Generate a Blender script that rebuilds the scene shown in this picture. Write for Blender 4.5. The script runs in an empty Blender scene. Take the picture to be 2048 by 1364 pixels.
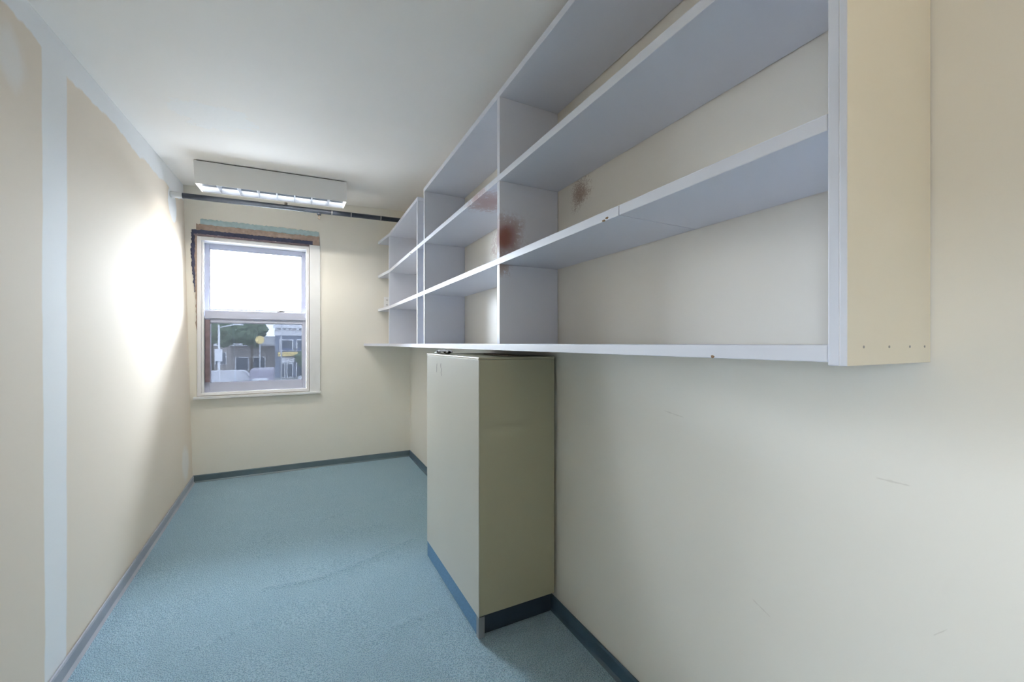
import bpy, bmesh, math, random
from mathutils import Vector, Matrix, noise as mnoise

random.seed(7)
sc = bpy.context.scene
col = sc.collection

# ------------------------------------------------------------------ camera
cam_d = bpy.data.cameras.new('camera'); cam = bpy.data.objects.new('camera', cam_d); col.objects.link(cam)
cam_d.sensor_width = 36.0; cam_d.lens = 36.0 * 832.05 / 2048.0
cam_d.shift_y = 4.4 / 2048.0; cam_d.clip_start = 0.02; cam_d.clip_end = 600
cam.location = (0, 0, 1.45); cam.rotation_euler = (math.pi / 2, 0, -0.4776)
sc.camera = cam

# ------------------------------------------------------------------ sky and exposure
SKY = 46.0
world = bpy.data.worlds.new('overcast_sky'); sc.world = world; world.use_nodes = True
wn = world.node_tree; wn.nodes.clear()
wo = wn.nodes.new('ShaderNodeOutputWorld'); wb = wn.nodes.new('ShaderNodeBackground')
wt = wn.nodes.new('ShaderNodeTexCoord'); wz = wn.nodes.new('ShaderNodeTexNoise'); wr = wn.nodes.new('ShaderNodeValToRGB')
wz.inputs['Scale'].default_value = 2.2; wz.inputs['Detail'].default_value = 4
wr.color_ramp.elements[0].color = (0.76, 0.87, 1.0, 1); wr.color_ramp.elements[1].color = (0.90, 0.95, 1.0, 1)
wn.links.new(wt.outputs['Generated'], wz.inputs['Vector']); wn.links.new(wz.outputs['Fac'], wr.inputs['Fac'])
wn.links.new(wr.outputs['Color'], wb.inputs['Color']); wb.inputs['Strength'].default_value = SKY
wn.links.new(wb.outputs['Background'], wo.inputs['Surface'])

vs = sc.view_settings
vs.view_transform = 'Standard'; vs.look = 'None'; vs.gamma = 1.0; vs.use_curve_mapping = False
vs.exposure = 1.2
sc.cycles.max_bounces = 7; sc.cycles.diffuse_bounces = 6; sc.cycles.glossy_bounces = 3
sc.cycles.transparent_max_bounces = 12; sc.cycles.sample_clamp_indirect = 6.0
sc.cycles.use_light_tree=False; sc.cycles.use_denoising = True;

def portal(name, loc, rot, sx, sy):
    l = bpy.data.lights.new(name, 'AREA'); l.shape = 'RECTANGLE'; l.size = sx; l.size_y = sy
    l.cycles.is_portal = True
    o = bpy.data.objects.new(name, l); col.objects.link(o); o.location = loc; o.rotation_euler = rot
    return o
portal('window_portal', (-0.40, 5.64, 1.73), (-math.pi / 2, 0, 0), 1.06, 1.68)
portal('added_window_portal', (-1.03, -0.55, 1.40), (0, -math.pi / 2, 0), 0.78, 0.36)

# ------------------------------------------------------------------ helpers: materials
class G:
    """tiny node-graph builder around one Principled BSDF"""
    def __init__(s, name, color=(.8, .8, .8), rough=.5, metal=0., spec=.5):
        s.m = bpy.data.materials.new(name); s.m.use_nodes = True
        s.t = s.m.node_tree; s.n = s.t.nodes; s.b = s.n['Principled BSDF']
        s.b.inputs['Base Color'].default_value = (*color, 1); s.b.inputs['Roughness'].default_value = rough
        s.b.inputs['Metallic'].default_value = metal; s.b.inputs['Specular IOR Level'].default_value = spec
        s._p = None
    def lk(s, a, b): s.t.links.new(a, b)
    def put(s, v, sock):
        if isinstance(v, (int, float)): sock.default_value = v
        elif isinstance(v, tuple): sock.default_value = (*v, 1) if len(v) == 3 and sock.type == 'RGBA' else v
        else: s.lk(v, sock)
    def pos(s):
        if s._p is None:
            g = s.n.new('ShaderNodeNewGeometry'); x = s.n.new('ShaderNodeSeparateXYZ'); s.lk(g.outputs['Position'], x.inputs[0])
            s._p = (g.outputs['Position'], x.outputs[0], x.outputs[1], x.outputs[2])
        return s._p
    def M(s, op, a, b=0., c=None, clamp=False):
        k = s.n.new('ShaderNodeMath'); k.operation = op; k.use_clamp = clamp
        s.put(a, k.inputs[0]); s.put(b, k.inputs[1])
        if c is not None: s.put(c, k.inputs[2])
        return k.outputs[0]
    def noise(s, scale, detail=3, rough=.5, vec=None):
        k = s.n.new('ShaderNodeTexNoise'); k.inputs['Scale'].default_value = scale
        k.inputs['Detail'].default_value = detail; k.inputs['Roughness'].default_value = rough
        s.lk(vec if vec is not None else s.pos()[0], k.inputs['Vector']); return k.outputs['Fac']
    def step(s, v, lo, hi):
        k = s.n.new('ShaderNodeMapRange'); k.interpolation_type = 'SMOOTHSTEP'
        s.put(v, k.inputs['Value']); s.put(lo, k.inputs['From Min']); s.put(hi, k.inputs['From Max']); return k.outputs[0]
    def mix(s, f, a, b):
        k = s.n.new('ShaderNodeMix'); k.data_type = 'RGBA'
        s.put(f, k.inputs['Factor']); s.put(a, k.inputs['A' if False else 6]); s.put(b, k.inputs[7]); return k.outputs[2]
    def dist(s, c):
        k = s.n.new('ShaderNodeVectorMath'); k.operation = 'DISTANCE'
        s.lk(s.pos()[0], k.inputs[0]); k.inputs[1].default_value = c; return k.outputs['Value']
    def col(s, v): s.put(v, s.b.inputs['Base Color'])
    def rough(s, v): s.put(v, s.b.inputs['Roughness'])
    def bump(s, h, strength=.3, d=.01):
        k = s.n.new('ShaderNodeBump'); k.inputs['Strength'].default_value = strength; k.inputs['Distance'].default_value = d
        s.put(h, k.inputs['Height']); s.lk(k.outputs[0], s.b.inputs['Normal'])

def plain(name, color, rough=.5, metal=0., var=.06, scale=9., bump=0.):
    """paint with slight cloudy variation"""
    g = G(name, color, rough, metal)
    n = g.noise(scale, 1)
    hi = tuple(min(1, c * (1 + var)) for c in color); lo = tuple(c * (1 - var) for c in color)
    g.col(g.mix(n, lo, hi))
    if bump: g.bump(g.noise(60, 1), bump, .003)
    return g.m

def smudge(g, base, c, r, color, amt=.8, grain=70., thr=.5):
    """speckled stain of its own shape round a point"""
    d = g.M('ADD', g.dist(c), g.M('MULTIPLY', g.M('SUBTRACT', g.noise(9, 4), .5), r * .9))
    fall = g.step(d, r, 0.)
    sp = g.step(g.M('ADD', g.noise(grain, 3, .7), g.M('MULTIPLY', fall, .35)), thr + .08, thr + .25)
    return g.mix(g.M('MULTIPLY', g.M('MULTIPLY', fall, sp), amt), base, color)

MAT = {}
# left partition wall: tan paint with white joint compound
g = G('tan_wall_with_joint_compound', rough=.36, spec=.2)
P_, X_, Y_, Z_ = g.pos()
wobf = g.M('MULTIPLY', g.M('SUBTRACT', g.noise(2.6, 4, .6), .5), .16)
wob = g.M('MULTIPLY', wobf, .22)
Yw = g.M('ADD', Y_, wob)
s1 = g.step(g.M('SUBTRACT', Yw, g.M('MULTIPLY_ADD', Z_, .062, 2.337)), -.004, .012)
s2 = g.step(g.M('SUBTRACT', g.M('MULTIPLY_ADD', Z_, .080, 2.532), Yw), -.004, .012)
strip = g.M('MULTIPLY', s1, s2)
edge = g.M('MULTIPLY_ADD', Y_, .058, 2.575)
top = g.step(g.M('SUBTRACT', g.M('ADD', Z_, wobf), edge), -.006, .012)
corner = g.step(g.M('ADD', g.dist((-1.0, 4.86, 2.74)), wobf), .17, .15)
smear = g.M('MULTIPLY', g.step(g.M('ADD', g.dist((-.96, 2.27, 2.53)), g.M('MULTIPLY', wobf, 1.2)), .14, .05), .55)
patch2 = g.M('MULTIPLY', g.step(g.M('ADD', g.dist((-.97, 5.05, .28)), wobf), .2, .1), .5)
comp = g.M('MAXIMUM', g.M('MAXIMUM', strip, top), g.M('MAXIMUM', corner, g.M('MAXIMUM', smear, patch2)))
tan = (.82, .735, .63)
g.col(g.mix(comp, tan, (.88, .90, .92)))
g.rough(g.M('MULTIPLY_ADD', comp, .0, .86))
MAT['left'] = g.m

def wall_mat(name, c, rough=.5):
    g = G(name, rough=rough)
    base = g.mix(g.noise(1.3, 2, .55), tuple(v * .96 for v in c), tuple(min(1, v * 1.04) for v in c))
    return g, base
CREAM = (.84, .81, .74)
g, base = wall_mat('cream_right_wall', CREAM, .5); g.col(base); MAT['right'] = g.m
g, base = wall_mat('cream_right_wall_stained', CREAM, .5)
base = smudge(g, base, (1.255, 1.67, 2.19), .15, (.33, .20, .14), .8, 150, .56)
base = smudge(g, base, (1.262, 2.62, 2.17), .22, (.40, .22, .19), .7, 50, .5)
g.col(base); MAT['right_stain'] = g.m
g, base = wall_mat('cream_right_wall_scuffed', CREAM, .5)
P_, X_, Y_, Z_ = g.pos(); jit = g.M('MULTIPLY', g.M('SUBTRACT', g.noise(60, 2), .5), .006)
for cy, cz, sl, ln in ((1.09, 1.189, .12, .05), (.76, .66, .4, .03), (.45, 1.129, 0., .035), (.37, .83, -1.2, .012)):
    a = g.M('ABSOLUTE', g.M('SUBTRACT', g.M('SUBTRACT', Z_, cz), g.M('MULTIPLY', g.M('SUBTRACT', Y_, cy), sl)))
    mk = g.M('MULTIPLY', g.step(g.M('ADD', a, jit), .0025, .001), g.step(g.M('ABSOLUTE', g.M('SUBTRACT', Y_, cy)), ln, ln * .7))
    base = g.mix(g.M('MULTIPLY', mk, .28), base, (.45, .40, .34))
g.col(base); MAT['right_scuff'] = g.m
g, base = wall_mat('cream_window_wall', (.86, .83, .75), .5); g.col(base); MAT['far'] = g.m
g, base = wall_mat('off_white_ceiling', (.96, .93, .89), .6)
pm = g.step(g.M('ADD', g.dist((-.48, 3.33, 2.93)), g.M('MULTIPLY', g.M('SUBTRACT', g.noise(8, 5, .7), .5), .5)), .24, .19)
g.col(g.mix(pm, base, (.95, .95, .94))); g.bump(g.M('MULTIPLY', g.noise(22, 3), pm), .25, .01); MAT['ceil_patch'] = g.m
g, base = wall_mat('off_white_ceiling_plain', (.96, .93, .89), .6); g.col(base)
MAT['ceil'] = g.m

# carpet
g = G('blue_green_carpet', rough=.95, spec=.15)
n1 = g.noise(170, 1, .6); n2 = g.noise(3.2, 2, .6)
c = g.mix(n2, (.36, .55, .67), (.43, .62, .72))
c = g.mix(g.step(n1, .36, .58), (.23, .39, .52), c)
g.col(c); g.bump(n1, 1., .016)
g.b.inputs['Sheen Weight'].default_value = .25; g.b.inputs['Sheen Roughness'].default_value = .5
MAT['carpet'] = g.m

# shelf paint with rust stains
g = G('pale_grey_shelf_paint', rough=.42)
base = g.mix(g.noise(4, 1), (.69, .713, .79), (.73, .757, .84))
base = smudge(g, base, (.925, 1.853, 1.99), .16, (.28, .09, .06), .95, 60, .38)
base = smudge(g, base, (.915, 1.853, 1.84), .10, (.36, .19, .10), .8, 60, .45)
base = smudge(g, base, (.98, 2.17, 2.26), .30, (.40, .20, .18), .75, 45, .47)
g.col(base); MAT['shelf_stain'] = g.m
MAT['shelf'] = plain('pale_grey_shelf_paint_clean', (.71, .735, .815), .42, var=.03, scale=4)
MAT['shelf_side'] = plain('cream_panel_paint', (.74, .70, .60), .5, var=.05, scale=3, bump=.05)
MAT['vinyl'] = plain('navy_vinyl_base', (.06, .11, .16), .30, var=.25, scale=6)
MAT['skirt'] = plain('blue_carpet_skirt', (.10, .22, .36), .9, var=.3, scale=90)
MAT['vinyl_sheen'] = plain('navy_vinyl_window_sheen', (.36, .38, .44), .4, var=.15, scale=5)  # same navy vinyl, paler because the window sheen is painted in
MAT['vinyl_half_sheen'] = plain('navy_vinyl_half_sheen', (.12, .17, .20), .38, var=.15, scale=5)  # same navy vinyl again, a weaker sheen put into the colour
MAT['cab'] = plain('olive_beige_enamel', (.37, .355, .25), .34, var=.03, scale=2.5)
MAT['cab_front'] = plain('beige_enamel_lit_face', (.52, .51, .45), .32, var=.03, scale=2.5)  # cabinet enamel with the lit, reflecting front face painted lighter
MAT['cab_dark'] = plain('navy_plinth', (.015, .03, .05), .5, var=.2)
MAT['steel'] = plain('dull_steel', (.35, .35, .36), .4, .7)
MAT['white'] = plain('white_gloss_paint', (.86, .86, .87), .35, var=.03)
MAT['sash'] = plain('white_sash_vinyl_shaded', (.50, .53, .66), .35, var=.05)  # white vinyl; its bluish shade is put into the colour
MAT['casing'] = plain('grey_white_casing_paint', (.78, .79, .80), .45, var=.04)
MAT['teal'] = plain('old_teal_paint', (.42, .55, .57), .6, var=.18, scale=25, bump=.3)
MAT['wood'] = plain('bare_brown_wood', (.36, .27, .22), .75, var=.35, scale=30, bump=.4)
MAT['gap'] = plain('dark_gap_shade', (.035, .04, .085), .6, var=.5, scale=25)  # recess shade as colour, for the strips round the window
MAT['rustwood'] = plain('mauve_brown_jamb', (.20, .15, .17), .6, var=.3, scale=14)
MAT['pipe'] = plain('blackened_iron_pipe', (.04, .05, .07), .55, 0., var=.5, scale=14)
MAT['brass'] = plain('tarnished_brass', (.22, .18, .14), .45, .7)
MAT['fix'] = plain('white_enamel_housing', (.74, .74, .73), .4, var=.02)
MAT['louver'] = plain('dark_specular_louver', (.20, .225, .27), .34, 1., var=.02)
g = G('glowing_tube', (.9, .9, .9), .3); g.b.inputs['Emission Color'].default_value = (1.0, .94, .84, 1); g.b.inputs['Emission Strength'].default_value = 32.; MAT['tube'] = g.m
MAT['black'] = plain('black_plastic', (.02, .02, .022), .35, var=.3)
MAT['plate'] = plain('white_plastic', (.9, .9, .9), .3, var=.01)
MAT['chip'] = plain('bare_wood_chip', (.25, .16, .09), .8, var=.4, scale=60)
MAT['kraft'] = plain('brown_hardboard', (.36, .28, .22), .7, var=.2, scale=20)

def glass(name, tint, haze, hazecol, cloud=False):
    m = bpy.data.materials.new(name); m.use_nodes = True; t = m.node_tree; t.nodes.clear()
    o = t.nodes.new('ShaderNodeOutputMaterial'); tr = t.nodes.new('ShaderNodeBsdfTransparent'); gl = t.nodes.new('ShaderNodeBsdfGlossy')
    tr.inputs[0].default_value = (*tint, 1); gl.inputs['Roughness'].default_value = .03
    lw = t.nodes.new('ShaderNodeFresnel'); lw.inputs[0].default_value = 1.45
    mx = t.nodes.new('ShaderNodeMixShader'); t.links.new(lw.outputs[0], mx.inputs[0]); t.links.new(tr.outputs[0], mx.inputs[1]); t.links.new(gl.outputs[0], mx.inputs[2])
    out = mx.outputs[0]
    if haze:
        tl = t.nodes.new('ShaderNodeBsdfTranslucent'); tl.inputs[0].default_value = (*hazecol, 1)
        mh = t.nodes.new('ShaderNodeMixShader'); t.links.new(out, mh.inputs[1]); t.links.new(tl.outputs[0], mh.inputs[2])
        if cloud:
            gp = t.nodes.new('ShaderNodeNewGeometry'); nz = t.nodes.new('ShaderNodeTexNoise'); nz.inputs['Scale'].default_value = 4; nz.inputs['Detail'].default_value = 4
            mr = t.nodes.new('ShaderNodeMapRange'); mr.inputs['To Min'].default_value = haze * .5; mr.inputs['To Max'].default_value = haze * 1.5
            t.links.new(gp.outputs['Position'], nz.inputs['Vector']); t.links.new(nz.outputs['Fac'], mr.inputs['Value']); t.links.new(mr.outputs[0], mh.inputs[0])
        else: mh.inputs[0].default_value = haze
        out = mh.outputs[0]
    t.links.new(out, o.inputs['Surface']); return m
MAT['glass'] = glass('clear_window_glass', (.95, .96, .97), 0, None)
MAT['dirty'] = glass('dusty_lower_glass', (.105, .11, .12), .008, (.8, .84, .9), True)

# ------------------------------------------------------------------ helpers: geometry
def mesh_obj(name, bm, mat, parent=None, smooth=False):
    bmesh.ops.recalc_face_normals(bm, faces=bm.faces)
    me = bpy.data.meshes.new(name); bm.to_mesh(me); bm.free()
    for m in (mat if isinstance(mat, (list, tuple)) else [mat]): me.materials.append(MAT[m] if isinstance(m, str) else m)
    if smooth:
        for p in me.polygons: p.use_smooth = True
    o = bpy.data.objects.new(name, me); col.objects.link(o)
    if parent is not None: o.parent = parent
    return o
def add_box(bm, x0, x1, y0, y1, z0, z1, bev=0., mi=0):
    vsn = [bm.verts.new((x, y, z)) for x in (x0, x1) for y in (y0, y1) for z in (z0, z1)]
    fs = [bm.faces.new([vsn[i] for i in q]) for q in ((0, 1, 3, 2), (4, 6, 7, 5), (0, 4, 5, 1), (2, 3, 7, 6), (0, 2, 6, 4), (1, 5, 7, 3))]
    for f in fs: f.material_index = mi
    if bev:
        es = list({e for f in fs for e in f.edges})
        bmesh.ops.bevel(bm, geom=es, offset=bev, segments=2, affect='EDGES', profile=.6)
    return fs
def box(name, x0, x1, y0, y1, z0, z1, mat, parent=None, bev=0.):
    bm = bmesh.new(); add_box(bm, x0, x1, y0, y1, z0, z1, bev); return mesh_obj(name, bm, mat, parent)
def add_prism(bm, pts, h, axis):
    """extrude polygon pts (3d) by vector axis*h"""
    a = [bm.verts.new(p) for p in pts]; d = Vector(axis) * h
    b = [bm.verts.new(Vector(p) + d) for p in pts]; n = len(a)
    bm.faces.new(a); bm.faces.new(b[::-1])
    for i in range(n): bm.faces.new((a[i], b[i], b[(i + 1) % n], a[(i + 1) % n]))
def prism(name, pts, h, axis, mat, parent=None, bev=0.):
    bm = bmesh.new(); add_prism(bm, pts, h, axis)
    if bev: bmesh.ops.bevel(bm, geom=list(bm.edges), offset=bev, segments=2, affect='EDGES', profile=.6)
    return mesh_obj(name, bm, mat, parent)
def add_tube(bm, p, q, r, seg=20, r2=None, cap=True):
    p, q = Vector(p), Vector(q); d = q - p
    rot = d.to_track_quat('Z', 'Y').to_matrix().to_4x4()
    bmesh.ops.create_cone(bm, cap_ends=cap, segments=seg, radius1=r, radius2=r if r2 is None else r2, depth=d.length,
                          matrix=Matrix.Translation((p + q) / 2) @ rot)
def tube(name, p, q, r, mat, parent=None, seg=20, r2=None):
    bm = bmesh.new(); add_tube(bm, p, q, r, seg, r2); o = mesh_obj(name, bm, mat, parent)
    for f in o.data.polygons: f.use_smooth = len(f.vertices) == 4
    return o
def empty(name, loc=(0, 0, 0)):
    o = bpy.data.objects.new(name, None); col.objects.link(o); o.location = loc; o.empty_display_size = .1; return o
def tag(o, label, cat, group=None, kind=None):
    o['label'] = label
    if cat: o['category'] = cat
    if group: o['group'] = group
    if kind: o['kind'] = kind
    return o
def struct(o, label=None):
    o['kind'] = 'structure'
    if label: o['label'] = label
    return o

# ------------------------------------------------------------------ room planes
YF, YB, ZT = 5.365, -1.30, 3.45
def xl(y, z): return -0.9475 - .0208 * (y - 3) - .0261 * (z - 1.45)
def xr(y): return 1.2495 + .015 * (y - 2)
def zc(x, y): return 1.45 + 1.5113 + .0826 * (y - 3.6) + .0221 * x

def ridge(x, y):
    h = 0.
    for pts, a, w in (([(-.17, 2.846), (.12, 2.825), (.37, 2.90), (.66, 3.025), (.78, 3.08)], .013, .020),
                      ([(.31, 2.10), (.50, 2.173), (.66, 2.19)], .008, .025), ([(-.24, 3.30), (-.15, 3.315)], .006, .02),
                      ([(.2, 3.75), (.55, 3.9)], .006, .03), ([(-.45, 2.45), (-.1, 2.55)], .004, .03)):
        best = 9.
        for (ax, ay), (bx, by) in zip(pts, pts[1:]):
            dx, dy = bx - ax, by - ay; t = max(0, min(1, ((x - ax) * dx + (y - ay) * dy) / (dx * dx + dy * dy)))
            best = min(best, math.hypot(x - ax - t * dx, y - ay - t * dy))
        h = max(h, a * math.exp(-(best / w) ** 2))
    return h + .004 * mnoise.noise((x * 2.2, y * 2.2, 0))

bm = bmesh.new(); NX, NY = 130, 380; rows = []
for j in range(NY + 1):
    y = YB - .02 + (YF + .04 - YB) * j / NY; a, b = xl(y, 0) - .02, xr(y) + .02
    rows.append([bm.verts.new((a + (b - a) * i / NX, y, ridge(a + (b - a) * i / NX, y))) for i in range(NX + 1)])
for j in range(NY):
    for i in range(NX): bm.faces.new((rows[j][i], rows[j][i + 1], rows[j + 1][i + 1], rows[j + 1][i]))
floor = struct(mesh_obj('floor', bm, 'carpet', smooth=True), 'worn blue green carpet with ridges across the room')

bm = bmesh.new()
cxs, cys = [-1.1, -.95, .05, 1.35], [YB - .05, 2.85, 3.85, YF + .05]; top_ = .12
lo = {(i, j): bm.verts.new((x, y, zc(x, y))) for i, x in enumerate(cxs) for j, y in enumerate(cys)}
for i in range(3):
    for j in range(3): bm.faces.new((lo[i, j], lo[i + 1, j], lo[i + 1, j + 1], lo[i, j + 1])).material_index = 1 if (i, j) == (1, 1) else 0
rim = [lo[0, 0], lo[1, 0], lo[2, 0], lo[3, 0], lo[3, 1], lo[3, 2], lo[3, 3], lo[2, 3], lo[1, 3], lo[0, 3], lo[0, 2], lo[0, 1]]
hi = [bm.verts.new(v.co + Vector((0, 0, top_))) for v in rim]; bm.faces.new(hi)
for i in range(12): bm.faces.new((rim[i], hi[i], hi[(i + 1) % 12], rim[(i + 1) % 12]))
struct(mesh_obj('ceiling', bm, ['ceil', 'ceil_patch']), 'off white sloping ceiling with a rough plaster patch')

def wall_panel(name, fn, us, vsn, hole, th, mat, label, special={}):
    """wall in (u,v) with rectangular hole cell; fn(u,v,t)->xyz, t = depth outward"""
    bm = bmesh.new(); cells = [(i, j) for i in range(len(us) - 1) for j in range(len(vsn) - 1) if (i, j) not in hole]
    V = {}
    def vt(i, j, k):
        if (i, j, k) not in V: V[i, j, k] = bm.verts.new(fn(us[i], vsn[j], th * k))
        return V[i, j, k]
    for i, j in cells:
        for k in (0, 1): bm.faces.new((vt(i, j, k), vt(i + 1, j, k), vt(i + 1, j + 1, k), vt(i, j + 1, k))).material_index = special.get((i, j), 0)
        for di, dj, e in ((-1, 0, ((i, j), (i, j + 1))), (1, 0, ((i + 1, j), (i + 1, j + 1))), (0, -1, ((i, j), (i + 1, j))), (0, 1, ((i, j + 1), (i + 1, j + 1)))):
            if (i + di, j + dj) not in cells:
                (a, b), (c, d) = e; bm.faces.new((vt(a, b, 0), vt(c, d, 0), vt(c, d, 1), vt(a, b, 1)))
    return struct(mesh_obj(name, bm, mat), label)
wall_panel('wall_left', lambda u, v, t: (xl(u, v) - t, u, v), [YB - .1, -.74, -.36, YF + .28], [-.1, 1.0, 1.80, ZT], {(1, 1)}, .15, 'left',
           'tan partition wall with white joint compound bands')
wall_panel('wall_right', lambda u, v, t: (xr(u) + t, u, v), [YB - .1, .25, 1.3, 1.4, 2.95, YF + .28], [-.1, .55, 1.35, 1.85, 2.5, ZT], set(), .15, ['right', 'right_stain', 'right_scuff'], 'scuffed cream wall behind the shelves',
           {(1, 1): 2, (3, 3): 1})
WX0, WX1, WZ0, WZ1 = -.925, .130, .895, 2.570
wall_panel('wall_back', lambda u, v, t: (u, YF + t, v), [-1.2, WX0, WX1, 1.45], [-.1, WZ0, WZ1, ZT], {(1, 1)}, .26, 'far', 'cream end wall with the window')
wall_panel('wall_front', lambda u, v, t: (u, YB - t, v), [-1.2, 1.45], [-.1, ZT], set(), .15, 'far', 'cream wall behind the viewpoint')

BB = .075
def baseboard(name, pts, label, mat='vinyl'):
    """pts: floor polyline (inner wall line), inward offset towards the room"""
    bm = bmesh.new()
    for (a, n), (b, m) in zip(pts, pts[1:]):
        prof = [(.003, 0), (.003, BB), (.010, BB), (.013, BB - .008), (.013, .014), (.024, 0)]
        A = [bm.verts.new((a[0] + n[0] * d, a[1] + n[1] * d, z)) for d, z in prof]
        B = [bm.verts.new((b[0] + m[0] * d, b[1] + m[1] * d, z)) for d, z in prof]
        bm.faces.new(A); bm.faces.new(B[::-1])
        for i in range(len(prof)): bm.faces.new((A[i], A[(i + 1) % 6], B[(i + 1) % 6], B[i]))
    return struct(mesh_obj(name, bm, mat), label)
baseboard('baseboard_left', [((xl(YB + .03, 0), YB + .03), (1, 0)), ((xl(5.34, 0), 5.34), (1, 0))], 'navy vinyl base along the tan wall, window sheen in its colour', 'vinyl_sheen')
baseboard('baseboard_back', [((xl(YF, 0) + .004, YF), (0, -1)), ((xr(YF) - .004, YF), (0, -1))], 'navy vinyl base under the window, some sheen in its colour', 'vinyl_half_sheen')
baseboard('baseboard_right', [((xr(YB + .03), YB + .03), (-1, 0)), ((xr(5.34), 5.34), (-1, 0))], 'navy vinyl base below the shelves')

# ------------------------------------------------------------------ windows
def far(x, z, Y):      # a point measured on the wall plane, pushed back along its sight line depth
    k = Y / YF; return x * k, 1.45 + (z - 1.45) * k
def ragged(name, xs, bot, topf, y, th, mat, parent, jag=.006, n=60, seed=0):
    rnd = random.Random(seed); x0, x1 = xs; up, dn = [], []
    for i in range(n + 1):
        x = x0 + (x1 - x0) * i / n
        up.append((x, y, topf(x) + rnd.uniform(-jag, jag))); dn.append((x, y, bot(x) + rnd.uniform(-jag, jag) * .5))
    bm = bmesh.new()
    for i in range(n): add_prism(bm, [dn[i], dn[i + 1], up[i + 1], up[i]], th, (0, 1, 0))
    bmesh.ops.remove_doubles(bm, verts=bm.verts, dist=1e-5)
    return mesh_obj(name, bm, mat, parent)

win = struct(empty('window_1', (-.4, YF, WZ0)), 'white double hung sash window with missing top casing')
def wpart(o): o.parent = win; o.matrix_parent_inverse = Matrix.Translation(-Vector(win.location)); return o
# jamb liner
bm = bmesh.new()
for a in ((WX0 + .004, -.888, 5.352, 5.60, WZ0 + .004, WZ1 - .004), (.100, WX1 - .004, 5.352, 5.60, WZ0 + .004, WZ1 - .004),
          (-.888, .100, 5.352, 5.60, 2.530, WZ1 - .004), (-.888, .100, 5.352, 5.62, WZ0 + .004, .925)): add_box(bm, *a, .002)
wpart(mesh_obj('jamb_frame', bm, 'white'))
wpart(box('casing', .132, .244, 5.343, 5.363, .872, 2.588, 'casing', None, .003))
wpart(box('sill', -.952, .250, 5.322, 5.363, .866, .892, 'casing', None, .004))
wpart(box('parting_stop', -.886, -.868, 5.372, 5.41, .93, 2.52, 'white', None, .002))
def sash(y0, y1, x0, x1, z0, z1, l, r, b, t, mat, gl, nm):
    m = empty(nm, (0, 0, 0))
    wpart(m)
    bm = bmesh.new()
    add_box(bm, x0, x0 + l, y0, y1, z0, z1, .003); add_box(bm, x1 - r, x1, y0, y1, z0, z1, .003)
    add_box(bm, x0 + l, x1 - r, y0, y1, z0, z0 + b, .003); add_box(bm, x0 + l, x1 - r, y0, y1, z1 - t, z1, .003)
    # glazing bead
    for q in ((x0 + l, x0 + l + .008), (x1 - r - .008, x1 - r)): add_box(bm, q[0], q[1], y0 + .01, y1 - .005, z0 + b, z1 - t)
    for q in ((z0 + b, z0 + b + .008), (z1 - t - .008, z1 - t)): add_box(bm, x0 + l, x1 - r, y0 + .01, y1 - .005, q[0], q[1])
    fr = mesh_obj('sash_frame', bm, mat); fr.parent = m
    p = box('pane', x0 + l, x1 - r, (y0 + y1) / 2 - .002, (y0 + y1) / 2 + .002, z0 + b, z1 - t, gl); p.parent = m
    return m
ux0, uz0 = far(-.855, 1.735, 5.52); ux1, uz1 = far(.066, 2.50, 5.52)
up_s = sash(5.500, 5.540, -.886, .098, uz0, 2.528, .046, .046, .075, .052, 'sash', 'glass', 'upper_sash')
lo_s = sash(5.430, 5.475, -.886, .098, .927, 1.742, .062, .038, .095, .070, 'sash', 'dirty', 'lower_sash')
wpart(box('meeting_rail_ledge', -.866, .090, 5.412, 5.432, 1.715, 1.800, 'sash', None, .003))
lock = wpart(box('sash_lock', -.20, -.12, 5.418, 5.445, 1.800, 1.812, 'steel', None, .003))
wpart(tube('lock_lever', (-.175, 5.425, 1.818), (-.115, 5.420, 1.820), .006, 'black', None, 10))
wpart(box('bare_jamb_strip', -.862, -.820, 5.405, 5.429, 1.035, 1.70, 'rustwood', None, .002))
# stripped surround: old teal paint, bare wood, dark strips standing in for a shaded gap
Yq = YF - .008
wpart(ragged('old_paint_strip', (-.895, .230), lambda x: 2.690, lambda x: 2.752, Yq + .002, .005, 'teal', None, .006, 70, 1))
wpart(ragged('bare_wood_strip', (-.930, .236), lambda x: 2.628, lambda x: 2.694, Yq, .007, 'wood', None, .005, 70, 2))
wpart(ragged('gap_shade_top', (-.968, .165), lambda x: 2.592, lambda x: 2.634, Yq - .001, .008, 'gap', None, .005, 70, 3))
wpart(ragged('wood_end_block', (.165, .238), lambda x: 2.590, lambda x: 2.634, Yq - .002, .009, 'wood', None, .002, 8, 4))
wpart(ragged('bare_wood_edge', (-.95, .13), lambda x: 2.572, lambda x: 2.592, Yq - .002, .009, 'rustwood', None, .003, 60, 8))
def vstrip(name, x0, x1, z0, z1, mat, seed, taper, y):
    rnd = random.Random(seed); bm = bmesh.new(); n = 36; L, R = [], []
    for i in range(n + 1):
        z = z0 + (z1 - z0) * i / n; k = 1 if not taper else min(1, .25 + 1.2 * i / n)
        L.append((x1 - (x1 - x0) * k + rnd.uniform(-.006, .006), y, z)); R.append((x1, y, z))
    for i in range(n): add_prism(bm, [L[i], R[i], R[i + 1], L[i + 1]], .007, (0, 1, 0))
    return wpart(mesh_obj(name, bm, mat))
vstrip('gap_shade_side', -.972, -.938, 1.98, 2.60, 'gap', 5, True, Yq)
vstrip('bare_wood_side', -.940, -.923, 1.55, 2.58, 'wood', 6, True, Yq - .001)

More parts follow.
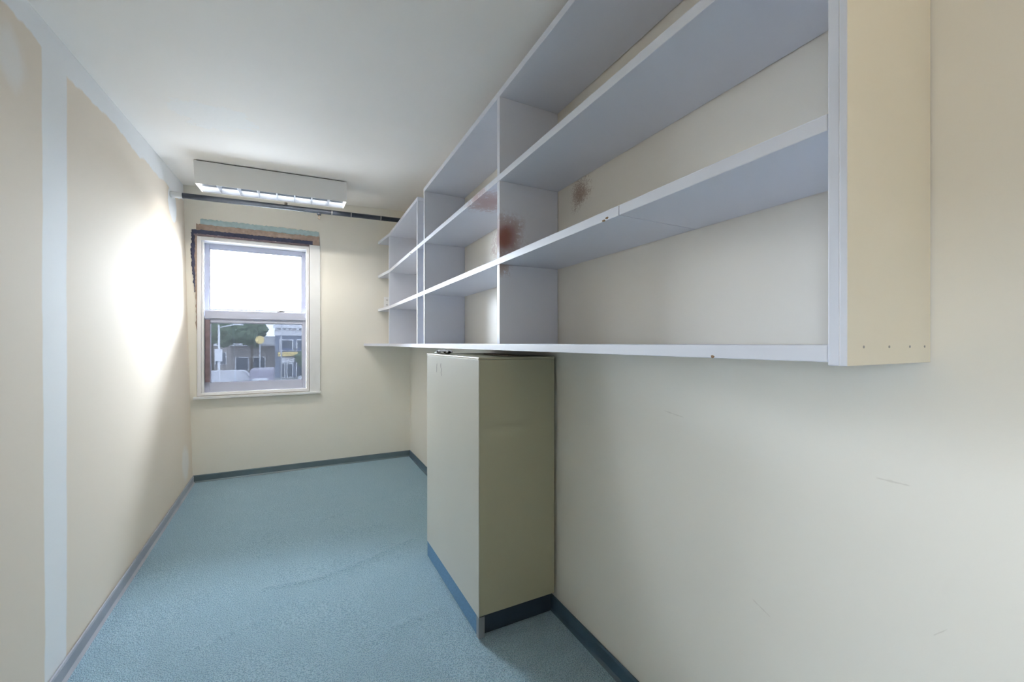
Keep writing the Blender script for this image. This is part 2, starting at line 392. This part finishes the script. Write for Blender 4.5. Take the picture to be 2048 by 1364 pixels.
# added side window, unseen, put in to light the near end of the room
w2 = struct(empty('added_window', (-.9, -.50, 1.0)), 'added unseen white window in the tan wall behind the viewpoint')
def w2part(o): o.parent = w2; o.matrix_parent_inverse = Matrix.Translation(-Vector(w2.location)); return o
bm = bmesh.new(); xa, xb = -1.00, -.855; ya, yb = -.735, -.365
for a in ((xa, xb, ya, ya + .045, 1.005, 1.795), (xa, xb, yb - .045, yb, 1.005, 1.795), (xa, xb, ya + .045, yb - .045, 1.005, 1.05), (xa, xb, ya + .045, yb - .045, 1.75, 1.795)): add_box(bm, *a, .003)
w2part(mesh_obj('jamb_frame', bm, 'white'))
bm = bmesh.new(); ya += .045; yb -= .045
for a in ((-.96, -.92, ya, ya + .05, 1.05, 1.75), (-.96, -.92, yb - .05, yb, 1.05, 1.75), (-.96, -.92, ya + .05, yb - .05, 1.05, 1.10), (-.96, -.92, ya + .05, yb - .05, 1.70, 1.75), (-.96, -.92, ya + .05, yb - .05, 1.37, 1.42)): add_box(bm, *a, .003)
w2part(mesh_obj('sash_frame', bm, 'sash'))
for z0, z1 in ((1.10, 1.37), (1.42, 1.70)): w2part(box('pane', -.942, -.938, ya + .05, yb - .05, z0, z1, 'glass'))

# ------------------------------------------------------------------ wall shelving
TH, DEP = .032, .3507
def xf(y): return xr(y) - DEP
ZB = [1.4145, 1.8450, 2.2609, 2.6799]
YE0, Y1, Y2, Y3, Y4 = .384, 1.869, 3.317, 3.5545, 4.890
shelf = empty('wall_shelving', (1.07, 2.9, 1.4145))
tag(shelf, 'long pale grey three tier wall shelving fixed above the metal cabinet', 'shelf')
def spart(o): o.parent = shelf; o.matrix_parent_inverse = Matrix.Translation(-Vector(shelf.location)); return o
def board(y0, y1, z, flare=0., mat='shelf'):
    G_ = .003; pts = [(xr(y0) - G_, y0, z), (xf(y0), y0, z)]
    if flare: pts += [(xf(Y4) , Y4, z), (xf(y1) - flare, y1, z)]
    else: pts += [(xf(y1), y1, z)]
    pts += [(xr(y1) - G_, y1, z)]
    return spart(prism('shelf_board', pts, TH, (0, 0, 1), mat, None, .0025))
YS, YN = YE0 + .0325, YF - .003
board(YS, YN, ZB[0], .22)
board(YS, .988, ZB[1]); board(.991, YN, ZB[1], .05)
board(YS, YN, ZB[2], .05, 'shelf_stain')
board(YS, Y2 + .03, ZB[3]); board(Y3, YN, ZB[3], .05)
for k in range(3):
    z0, z1 = ZB[k] + TH + .0005, ZB[k + 1] - .0005
    for y in (Y1, Y2, Y3, Y4):
        if k == 2 and y == Y3: pass
        spart(prism('divider', [(xr(y) - .003, y, z0), (xf(y) + .001, y, z0), (xf(y + .03) + .001, y + .03, z0), (xr(y) - .003, y + .03, z0)], z1 - z0, (0, 0, 1), 'shelf_stain' if y == Y1 and k < 2 else 'shelf', None, .002))
zt = ZB[3] + TH
for y0, y1, m in ((YE0 + .0135, YE0 + .0320, ['shelf', 'shelf_side']), (YE0, YE0 + .0130, ['shelf', 'shelf_side'])):
    bm = bmesh.new(); x0, x1 = xf(y0), xr(y0) - .003
    add_box(bm, x0 - (.002 if y0 == YE0 else 0), x1, y0, y1, ZB[0] - .006, zt + .004, .002)
    o = mesh_obj('end_panel', bm, m)
    for p in o.data.polygons:
        if p.normal.y < -.9: p.material_index = 1
    o['label'] = 'cream painted outer side panel' if y0 == YE0 else 'pale grey inner side panel'
    spart(o)
for x in (.93, 1.03, 1.12, 1.19): spart(tube('nail_head', (x, YE0 - .001, 1.443), (x, YE0 + .002, 1.443), .0026, 'steel', None, 10))
for y, z, w, h in ((1.062, 1.8475, .022, .007), (1.045, 1.852, .016, .008), (3.80, 2.268, .05, .010), (3.86, 2.262, .03, .008), (.66, 1.418, .012, .007)):
    bm = bmesh.new(); rnd = random.Random(int(y * 1000)); n = 9
    pts = [(xf(y) - .0006, y + w * .5 * math.cos(i * 2 * math.pi / n) * rnd.uniform(.6, 1.1), z + h * .5 * math.sin(i * 2 * math.pi / n) * rnd.uniform(.6, 1.1)) for i in range(n)]
    add_prism(bm, pts, .002, (1, 0, 0)); spart(mesh_obj('paint_chip', bm, 'chip'))

# outlet on the end wall inside the last bay
out = empty('power_outlet', (1.005, YF, 1.96))
tag(out, 'small white double power outlet on the end wall behind the last shelf divider', 'outlet')
def opart(o): o.parent = out; o.matrix_parent_inverse = Matrix.Translation(-Vector(out.location)); return o
opart(box('cover_plate', .968, 1.042, 5.356, 5.3635, 1.890, 2.030, 'plate', None, .003))
for zz in (1.930, 1.990):
    bm = bmesh.new(); add_tube(bm, (1.005, 5.3565, zz), (1.005, 5.352, zz), .021, 24); opart(mesh_obj('socket_face', bm, 'plate'))
    for dx in (-.008, .008): opart(box('slot', 1.005 + dx - .002, 1.005 + dx + .002, 5.3512, 5.3522, zz - .006, zz + .008, 'black'))

# ------------------------------------------------------------------ metal cabinet
CX0, CX1, CY0, CY1, CK, CT = .787, 1.226, 1.874, 2.775, .114, 1.380
cab = empty('metal_cabinet', (1.0, 2.32, 0)); tag(cab, 'plain olive beige metal cabinet standing on the carpet under the shelves', 'cabinet')
def cpart(o): o.parent = cab; o.matrix_parent_inverse = Matrix.Translation(-Vector(cab.location)); return o
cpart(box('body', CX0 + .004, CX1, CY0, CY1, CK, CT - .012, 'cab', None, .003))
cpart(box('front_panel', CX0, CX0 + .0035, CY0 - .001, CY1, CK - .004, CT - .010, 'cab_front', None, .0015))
cpart(box('top', CX0 - .001, CX1, CY0 - .002, CY1 + .001, CT - .0115, CT, 'cab', None, .003))
cpart(box('plinth', CX0 + .014, CX1 - .01, CY0 + .022, CY1 - .02, .010, CK - .0005, 'cab_dark', None, .002))
o = cpart(box('plinth_skirt', CX0 + .001, CX0 + .0135, CY0 + .03, CY1 - .003, .012, CK - .0045, 'skirt', None, .002)); o['label'] = 'blue carpet skirt along the cabinet foot'
bm = bmesh.new(); add_box(bm, CX0, CX0 + .004, CY0, CY0 + .028, .008, CK - .0045); add_box(bm, CX0 + .004, CX0 + .032, CY0, CY0 + .004, .008, CK - .0045)
cpart(mesh_obj('corner_leg', bm, 'steel'))
def scratch(pts):
    bm = bmesh.new()
    for (y, z), (y2, z2) in zip(pts, pts[1:]): add_prism(bm, [(CX0 - .0006, y - .002, z), (CX0 - .0006, y + .002, z), (CX0 - .0006, y2 + .002, z2), (CX0 - .0006, y2 - .002, z2)], .0012, (1, 0, 0))
    cpart(mesh_obj('scratch', bm, 'black'))
scratch([(2.550, 1.322), (2.556, 1.300), (2.560, 1.266)]); scratch([(2.470, 1.326), (2.476, 1.310), (2.462, 1.290), (2.468, 1.268), (2.458, 1.250)])

# crumpled wrapper and hardboard strip on the cabinet
bm = bmesh.new(); bmesh.ops.create_icosphere(bm, subdivisions=4, radius=1)
for v in bm.verts:
    n = mnoise.noise(v.co * 2.3) * .55 + abs(mnoise.noise(v.co * 5.1 + Vector((3, 1, 2)))) * .5
    c = v.co * (1 + n * .5); v.co = Vector((.850 + c.x * .045, 2.600 + c.y * .085, max(CT + .001, CT + .014 + c.z * .014)))
g = G('black_and_clear_wrapper', (.5, .5, .52), .25); k = g.noise(28, 2); g.col(g.mix(g.step(k, .47, .53), (.015, .015, .02), (.85, .86, .88))); g.bump(g.noise(60, 3), .8, .01)
w = mesh_obj('crumpled_wrapper', bm, g.m); tag(w, 'small crumpled black and whitish wrapper on the cabinet top', 'wrapper')
s = prism('hardboard_strip', [(1.00, 1.98, CT + .001), (1.06, 1.97, CT + .001), (1.10, 2.42, CT + .001), (1.05, 2.42, CT + .001)], .006, (0, 0, 1), 'kraft', None, .001)
tag(s, 'thin brown hardboard strip lying on the cabinet top under the shelf', 'strip')

# ------------------------------------------------------------------ ceiling light
FX = (-.7747 + .4322) / 2; FYc = 4.352 + .162
fx = empty('ceiling_light', (FX, FYc, zc(FX, FYc) - .001)); fx.rotation_euler = (math.atan(.0826), -math.atan(.0221), 0)
tag(fx, 'lit white fluorescent ceiling light with open louvers above the window', 'light fixture')
L, D, Hh = .6035, .162, .197
box('mounting_pan', -L + .02, L - .02, -D + .02, D - .02, -.012, 0, 'black', fx)
box('back_plate', -L + .004, L - .004, -D + .004, D - .004, -.022, -.0125, 'fix', fx)
box('side_panel', -L, L, -D, -D + .004, -Hh, -.008, 'fix', fx, .001); box('side_panel', -L, L, D - .004, D, -Hh, -.008, 'fix', fx, .001)
box('end_cap', -L, -L + .0045, -D + .0045, D - .0045, -Hh, -.008, 'fix', fx); box('end_cap', L - .0045, L, -D + .0045, D - .0045, -Hh, -.008, 'fix', fx)
for sgn in (-1, 1):   # curved reflectors
    pts = [(-L + .006, sgn * (D - .006), -Hh + .004), (-L + .006, sgn * (D - .012), -Hh + .05), (-L + .006, sgn * (D - .035), -.11), (-L + .006, sgn * (D - .07), -.05), (-L + .006, sgn * (D - .073), -.05), (-L + .006, sgn * (D - .040), -.112), (-L + .006, sgn * (D - .016), -Hh + .05), (-L + .006, sgn * (D - .010), -Hh + .004)]
    bm = bmesh.new(); add_prism(bm, pts, 2 * L - .012, (1, 0, 0)); mesh_obj('reflector', bm, 'louver', fx)
for sgn in (-1, 1):
    bm = bmesh.new(); add_tube(bm, (-L + .03, sgn * .055, -.085), (L - .03, sgn * .055, -.085), .018, 16)
    tb = mesh_obj('fluorescent_tube', bm, 'tube', fx, True)
for i in range(1, 8):
    x = -L + 2 * L * i / 8
    bm = bmesh.new(); add_prism(bm, [(x - .001, -D + .013, -Hh + .003), (x + .001, -D + .013, -Hh + .003), (x + .006, -D + .013, -Hh + .06), (x - .006, -D + .013, -Hh + .06)], 2 * D - .026, (0, 1, 0))
    mesh_obj('louver_blade', bm, 'louver', fx)

# ------------------------------------------------------------------ sprinkler pipe
PY = 4.7805
pz = lambda x: 2.803 + .020 * (x + 1.02)
xa, xb = xl(PY, 2.80) + .003, xr(PY) - .004
pp = empty('sprinkler_pipe', (0, PY, pz(0))); tag(pp, 'blackened iron sprinkler pipe running across the room above the window', 'pipe')
def ppart(o): o.parent = pp; o.matrix_parent_inverse = Matrix.Translation(-Vector(pp.location)); return o
ppart(tube('pipe', (xa, PY, pz(xa)), (xb, PY, pz(xb)), .0245, 'pipe', None, 28))
o = ppart(tube('wall_collar', (xa, PY, pz(xa)), (xa + .085, PY, pz(xa + .085)), .0275, 'casing', None, 24)); o['label'] = 'plaster smeared pipe end'
for x in (.33, .52, .83): ppart(tube('coupling_ring', (x - .006, PY, pz(x)), (x + .006, PY, pz(x)), .0262, 'steel', None, 28))
hx = .207; hz = pz(hx)
ppart(tube('tee_boss', (hx, PY, hz - .02), (hx, PY, hz - .042), .019, 'pipe', None, 16))
hd = empty('sprinkler_head', (0, 0, 0)); ppart(hd)
for a in ((hz - .042, hz - .056, .010, .008), (hz - .072, hz - .078, .006, .004)): tube('nozzle', (hx, PY, a[0]), (hx, PY, a[1]), a[2], 'brass', hd, 12, a[3])
for sg in (-1, 1): tube('yoke_arm', (hx + sg * .009, PY, hz - .052), (hx + sg * .004, PY, hz - .078), .0025, 'brass', hd, 8)
tube('deflector', (hx, PY, hz - .080), (hx, PY, hz - .083), .014, 'brass', hd, 16)
ux = -.096; ppart(tube('capped_outlet', (ux, PY, pz(ux) + .018), (ux, PY, pz(ux) + .046), .014, 'brass', None, 12))

# ------------------------------------------------------------------ added uplighter, unseen behind the viewpoint, put in as warm fill
MAT['bronze'] = plain('dark_bronze_metal', (.12, .09, .06), .4, .6)
TX, TY = .55, -.95
fl = empty('fill_uplighter', (TX, TY, .006)); tag(fl, 'added dark bronze uplighter for warm fill, unseen behind the viewpoint', 'lamp')
tube('base', (0, 0, 0), (0, 0, .03), .14, 'bronze', fl, 32, .12); tube('pole', (0, 0, .03), (0, 0, 1.62), .013, 'bronze', fl, 16)
bm = bmesh.new(); n = 32
prof = [(.015, 1.60), (.06, 1.615), (.11, 1.65), (.15, 1.70), (.17, 1.75), (.165, 1.75), (.145, 1.703), (.105, 1.656), (.055, 1.622), (.012, 1.612)]
rings = [[bm.verts.new((r * math.cos(2 * math.pi * i / n), r * math.sin(2 * math.pi * i / n), z)) for i in range(n)] for r, z in prof]
for A, B in zip(rings, rings[1:]):
    for i in range(n): bm.faces.new((A[i], A[(i + 1) % n], B[(i + 1) % n], B[i]))
mesh_obj('bowl_shade', bm, 'white', fl, True)
bm = bmesh.new(); bmesh.ops.create_uvsphere(bm, u_segments=16, v_segments=10, radius=.03, matrix=Matrix.Translation((0, 0, 1.66))); mesh_obj('bulb', bm, 'plate', fl, True)
ld = bpy.data.lights.new('fill_uplighter_lamp', 'SPOT'); ld.energy = 10; ld.color = (1.0, .80, .58); ld.spot_size = math.radians(150); ld.spot_blend = .6; ld.shadow_soft_size = .03
lo_ = bpy.data.objects.new('fill_uplighter_light', ld); col.objects.link(lo_); lo_.parent = fl; lo_.location = (0, 0, 1.72); lo_.rotation_euler = (math.pi, 0, 0)

# ------------------------------------------------------------------ street outside the window
GZ = -3.65
MAT['asphalt'] = plain('street_paled_for_bounce', (.45, .45, .45), .9, var=.1, scale=.8)  # street colour lightened to bounce more daylight onto the ceiling
MAT['pave'] = plain('pale_concrete_pavement', (.30, .30, .29), .9, var=.1, scale=1.)
MAT['bgrey'] = plain('blue_grey_facade_paint', (.20, .23, .29), .8, var=.06, scale=.6)
MAT['bwhite'] = plain('white_stucco_trim', (.72, .72, .74), .7, var=.04, scale=1.)
MAT['btan'] = plain('tan_stucco', (.34, .31, .29), .8, var=.06, scale=1.)
MAT['bglass'] = plain('dark_shop_glass', (.09, .11, .14), .12, var=.2, scale=.4)
MAT['yellow'] = plain('yellow_sign_board', (.75, .58, .24), .6, var=.04)
MAT['blue'] = plain('blue_panel', (.12, .16, .28), .6, var=.05)
MAT['vanp'] = plain('mauve_grey_van_paint', (.26, .24, .29), .35, var=.04)
MAT['carw'] = plain('white_car_paint', (.62, .62, .64), .3, var=.02)
MAT['rubber'] = plain('black_rubber', (.02, .02, .02), .7)
MAT['polem'] = plain('pale_galvanised_pole', (.45, .46, .48), .5, .2)
MAT['bark'] = plain('brown_bark', (.10, .08, .06), .9, var=.3)
g = G('green_foliage', rough=.8); g.col(g.mix(g.noise(1.6, 4), (.05, .085, .05), (.14, .19, .11))); MAT['leaf'] = g.m
struct(box('street_ground', -160, 160, -60, 200, GZ - .3, GZ, 'asphalt'), 'grey asphalt street seen through the lower pane')
struct(box('trim_1', -60, 60, 63.0, 67.9, GZ, GZ + .14, 'pave'), 'pale pavement in front of the grey building')

def bld(name, label, x, y): 
    e = empty(name, (x, y, GZ)); tag(e, label, 'building'); return e
def bp(par, name, x0, x1, y0, y1, z0, z1, mat, bev=0.):
    o = box(name, x0, x1, y0, y1, z0, z1, mat, None, bev); o.parent = par; o.matrix_parent_inverse = Matrix.Translation(-Vector(par.matrix_basis.translation)); return o
def facade_window(par, x0, x1, z0, z1, y, fr='bwhite'):
    w_ = bp(par, 'window', x0, x1, y - .10, y - .002, z0, z1, fr); t = .14
    p = box('pane', x0 + t, x1 - t, y - .13, y - .102, z0 + t, z1 - t, 'bglass'); p.parent = w_; p.matrix_parent_inverse = (par.matrix_basis @ w_.matrix_parent_inverse).inverted()
    return w_
b = bld('corner_building', 'blue grey two storey shop building with white cornice across the street', 3, 72)
BY = 68.0
bp(b, 'wall', -2.75, 12, BY, BY + 12, GZ, 3.1, 'bgrey')
bp(b, 'cornice', -2.95, 12.2, BY - .5, BY + .4, 3.6, 4.05, 'bwhite'); bp(b, 'frieze', -2.80, 12.05, BY - .15, BY + .2, 2.55, 3.35, 'bwhite')
bp(b, 'parapet', -2.75, 12, BY + .02, BY + 11, 3.1, 3.6, 'bwhite')
for i in range(22): bp(b, 'dentil', -2.7 + i * .66, -2.7 + i * .66 + .36, BY - .42, BY - .002, 3.36, 3.60, 'bwhite')
for x0, x1 in ((-2.2, -.45), (-.05, 1.65), (2.1, 3.85), (4.3, 6.0)):
    facade_window(b, x0, x1, .35, 2.0, BY); bp(b, 'spandrel_panel', x0 + .1, x1 - .1, BY - .16, BY - .131, .42, .70, 'blue')
bp(b, 'sign_board', -2.35, .35, BY - .6, BY - .05, -.42, .18, 'yellow', .02)
bp(b, 'shopfront_fascia', -2.0, -.3, BY - .16, BY - .004, -1.35, -.55, 'bwhite')
for x0, x1 in ((-2.0, -1.45), (-1.3, -.45), (-.1, 1.5), (1.8, 3.6)):
    facade_window(b, x0, x1, -3.5, -1.4, BY)
b = bld('low_tan_building', 'low tan shop with pale roof edge left of the grey building', -6, 82)
bp(b, 'wall', -9.4, -2.9, 80, 90, GZ, 1.0, 'btan'); bp(b, 'roof_edge', -9.6, -2.9, 79.6, 90, 1.0, 1.35, 'bwhite'); bp(b, 'parapet', -6.4, -3.2, 80, 84, 1.36, 2.6, 'bwhite')
for x0, x1 in ((-8.8, -6.9), (-6.4, -4.6)): facade_window(b, x0, x1, -3.0, -.8, 80)
b = bld('pale_low_building', 'long pale low building behind the trees at the left', -22, 96)
bp(b, 'wall', -34, -10.2, 94, 104, GZ, .9, 'btan'); bp(b, 'roof_edge', -34.2, -10, 93.7, 104, .9, 1.4, 'bwhite')
for i in range(6): facade_window(b, -32 + i * 3.7, -30.2 + i * 3.7, -2.6, -.2, 94)

def tree(label, x, y, h, r, seed, squash=.8):
    e = empty('street_tree', (x, y, GZ)); tag(e, label, 'tree', 'trees along the street'); rnd = random.Random(seed)
    tr = tube('trunk', (0, 0, 0), (0, 0, h * .55), .22, 'bark', e, 10, .12)
    bm = bmesh.new()
    for i in range(9):
        a = rnd.uniform(0, 6.28); d = rnd.uniform(0, r * .7); cc = Vector((math.cos(a) * d, math.sin(a) * d, h * .62 + rnd.uniform(-.5, .6) * r * squash)); rr = r * rnd.uniform(.4, .62)
        ret = bmesh.ops.create_icosphere(bm, subdivisions=3, radius=1)
        for v in ret['verts']: v.co = cc + v.co * rr * (1 + .35 * mnoise.noise(v.co * 2.1 + Vector((i, seed, 0))) + .22 * mnoise.noise(v.co * 6 + Vector((seed, i, 1))))
    mesh_obj('crown', bm, 'leaf', e)
tree('tall dark green tree right beside the grey building', -6.1, 75, 10.2, 2.3, 1)
tree('broad dark tree in the middle of the lower pane', -11.2, 76, 10.4, 2.5, 2)
tree('dark tree behind the white lamp post', -16.6, 79, 10.0, 2.6, 3)
tree('leftmost dark tree beyond the street', -22.0, 83, 10.0, 2.7, 4)
tree('far broad tree filling the gap behind the round sign', -13.0, 108, 12.5, 4.6, 6)
tree('far broad tree behind the white lamp post', -24.0, 110, 12.5, 5.0, 7)
tree('small light green tree before the shopfront', 1.0, 64.8, 4.6, 1.25, 5)

pole = empty('utility_pole', (-1.72, 60, GZ)); tag(pole, 'slim pale pole standing in front of the grey building', 'pole')
tube('shaft', (0, 0, 0), (0, 0, 8.2), .10, 'polem', pole, 12, .08); tube('base', (0, 0, 0), (0, 0, .5), .2, 'polem', pole, 12, .14)
tube('cross_arm', (-.7, 0, 7.8), (.7, 0, 7.8), .05, 'polem', pole, 8)
lp = empty('street_lamp', (-5.75, 42, GZ)); tag(lp, 'white street lamp post at the left of the lower pane', 'lamp post')
tube('shaft', (0, 0, 0), (0, 0, 6.6), .10, 'bwhite', lp, 12, .07); tube('base', (0, 0, 0), (0, 0, .6), .2, 'bwhite', lp, 12, .14)
tube('arm', (0, 0, 6.4), (1.2, 0, 6.7), .05, 'bwhite', lp, 8); box('lamp_head', 1.0, 1.7, -.12, .12, 6.62, 6.78, 'bwhite', lp, .04)
box('control_box', -.24, .26, -.35, -.12, 3.6, 4.6, 'bwhite', lp, .03)
sg = empty('round_sign', (-3.9, 58, GZ)); tag(sg, 'orange round sign on a thin post before the trees', 'sign')
tube('post', (0, 0, 0), (0, 0, 5.0), .06, 'polem', sg, 8); tube('disc', (0, -.09, 5.5), (0, -.02, 5.5), .48, 'yellow', sg, 24)

def vehicle(name, label, x, y, w_, l_, h, mat, van, parts_y=-1):
    e = empty(name, (x, y, GZ)); tag(e, label, 'van' if van else 'car')
    pr = [(0, .35), (0, h * .62), (.12 * l_, h * .95), (.2 * l_, h), (.9 * l_, h), (l_, h * .55), (l_, .35)] if van else \
         [(0, .35), (0, .85), (.12 * l_, .95), (.22 * l_, h), (.58 * l_, h), (.75 * l_, .95), (l_, .8), (l_, .35)]
    bm = bmesh.new(); add_prism(bm, [(-w_ / 2, a - l_ / 2, z) for a, z in pr], w_, (1, 0, 0)); bmesh.ops.bevel(bm, geom=list(bm.edges), offset=.08, segments=2, affect='EDGES')
    mesh_obj('body', bm, mat, e)
    for sx in (-1, 1):
        for yy in (-l_ * .32, l_ * .32): tube('wheel', (sx * (w_ / 2 - .2), yy, .33), (sx * (w_ / 2 + .02), yy, .33), .33, 'rubber', e, 20)
    if van:
        box('rear_window', -w_ * .36, w_ * .30, -l_ / 2 - .01, -l_ / 2 + .05, h * .40, h * .66, 'bwhite', e, .02); box('bumper', -w_ / 2, w_ / 2, -l_ / 2 - .12, -l_ / 2 + .02, .35, .6, 'rubber', e, .03)
    else:
        for sx in (-1, 1): box('side_window', sx * w_ / 2 - .03, sx * w_ / 2 + .012, -l_ * .2, l_ * .05, .95, h - .12, 'bglass', e)
    return e
vehicle('delivery_van', 'mauve grey van seen from behind in front of the tan shop', -3.1, 50, 2.0, 4.8, 2.5, 'vanp', True)
v_ = vehicle('parked_car', 'white parked car at the lower right corner of the pane', 2.3, 60, 1.8, 4.3, 1.45, 'carw', False); v_.rotation_euler = (0, 0, math.pi / 2)
v_ = vehicle('white_truck', 'white van parked side on beside the lamp post', -6.6, 53, 2.0, 4.6, 2.2, 'carw', True); v_.rotation_euler = (0, 0, math.pi / 2)
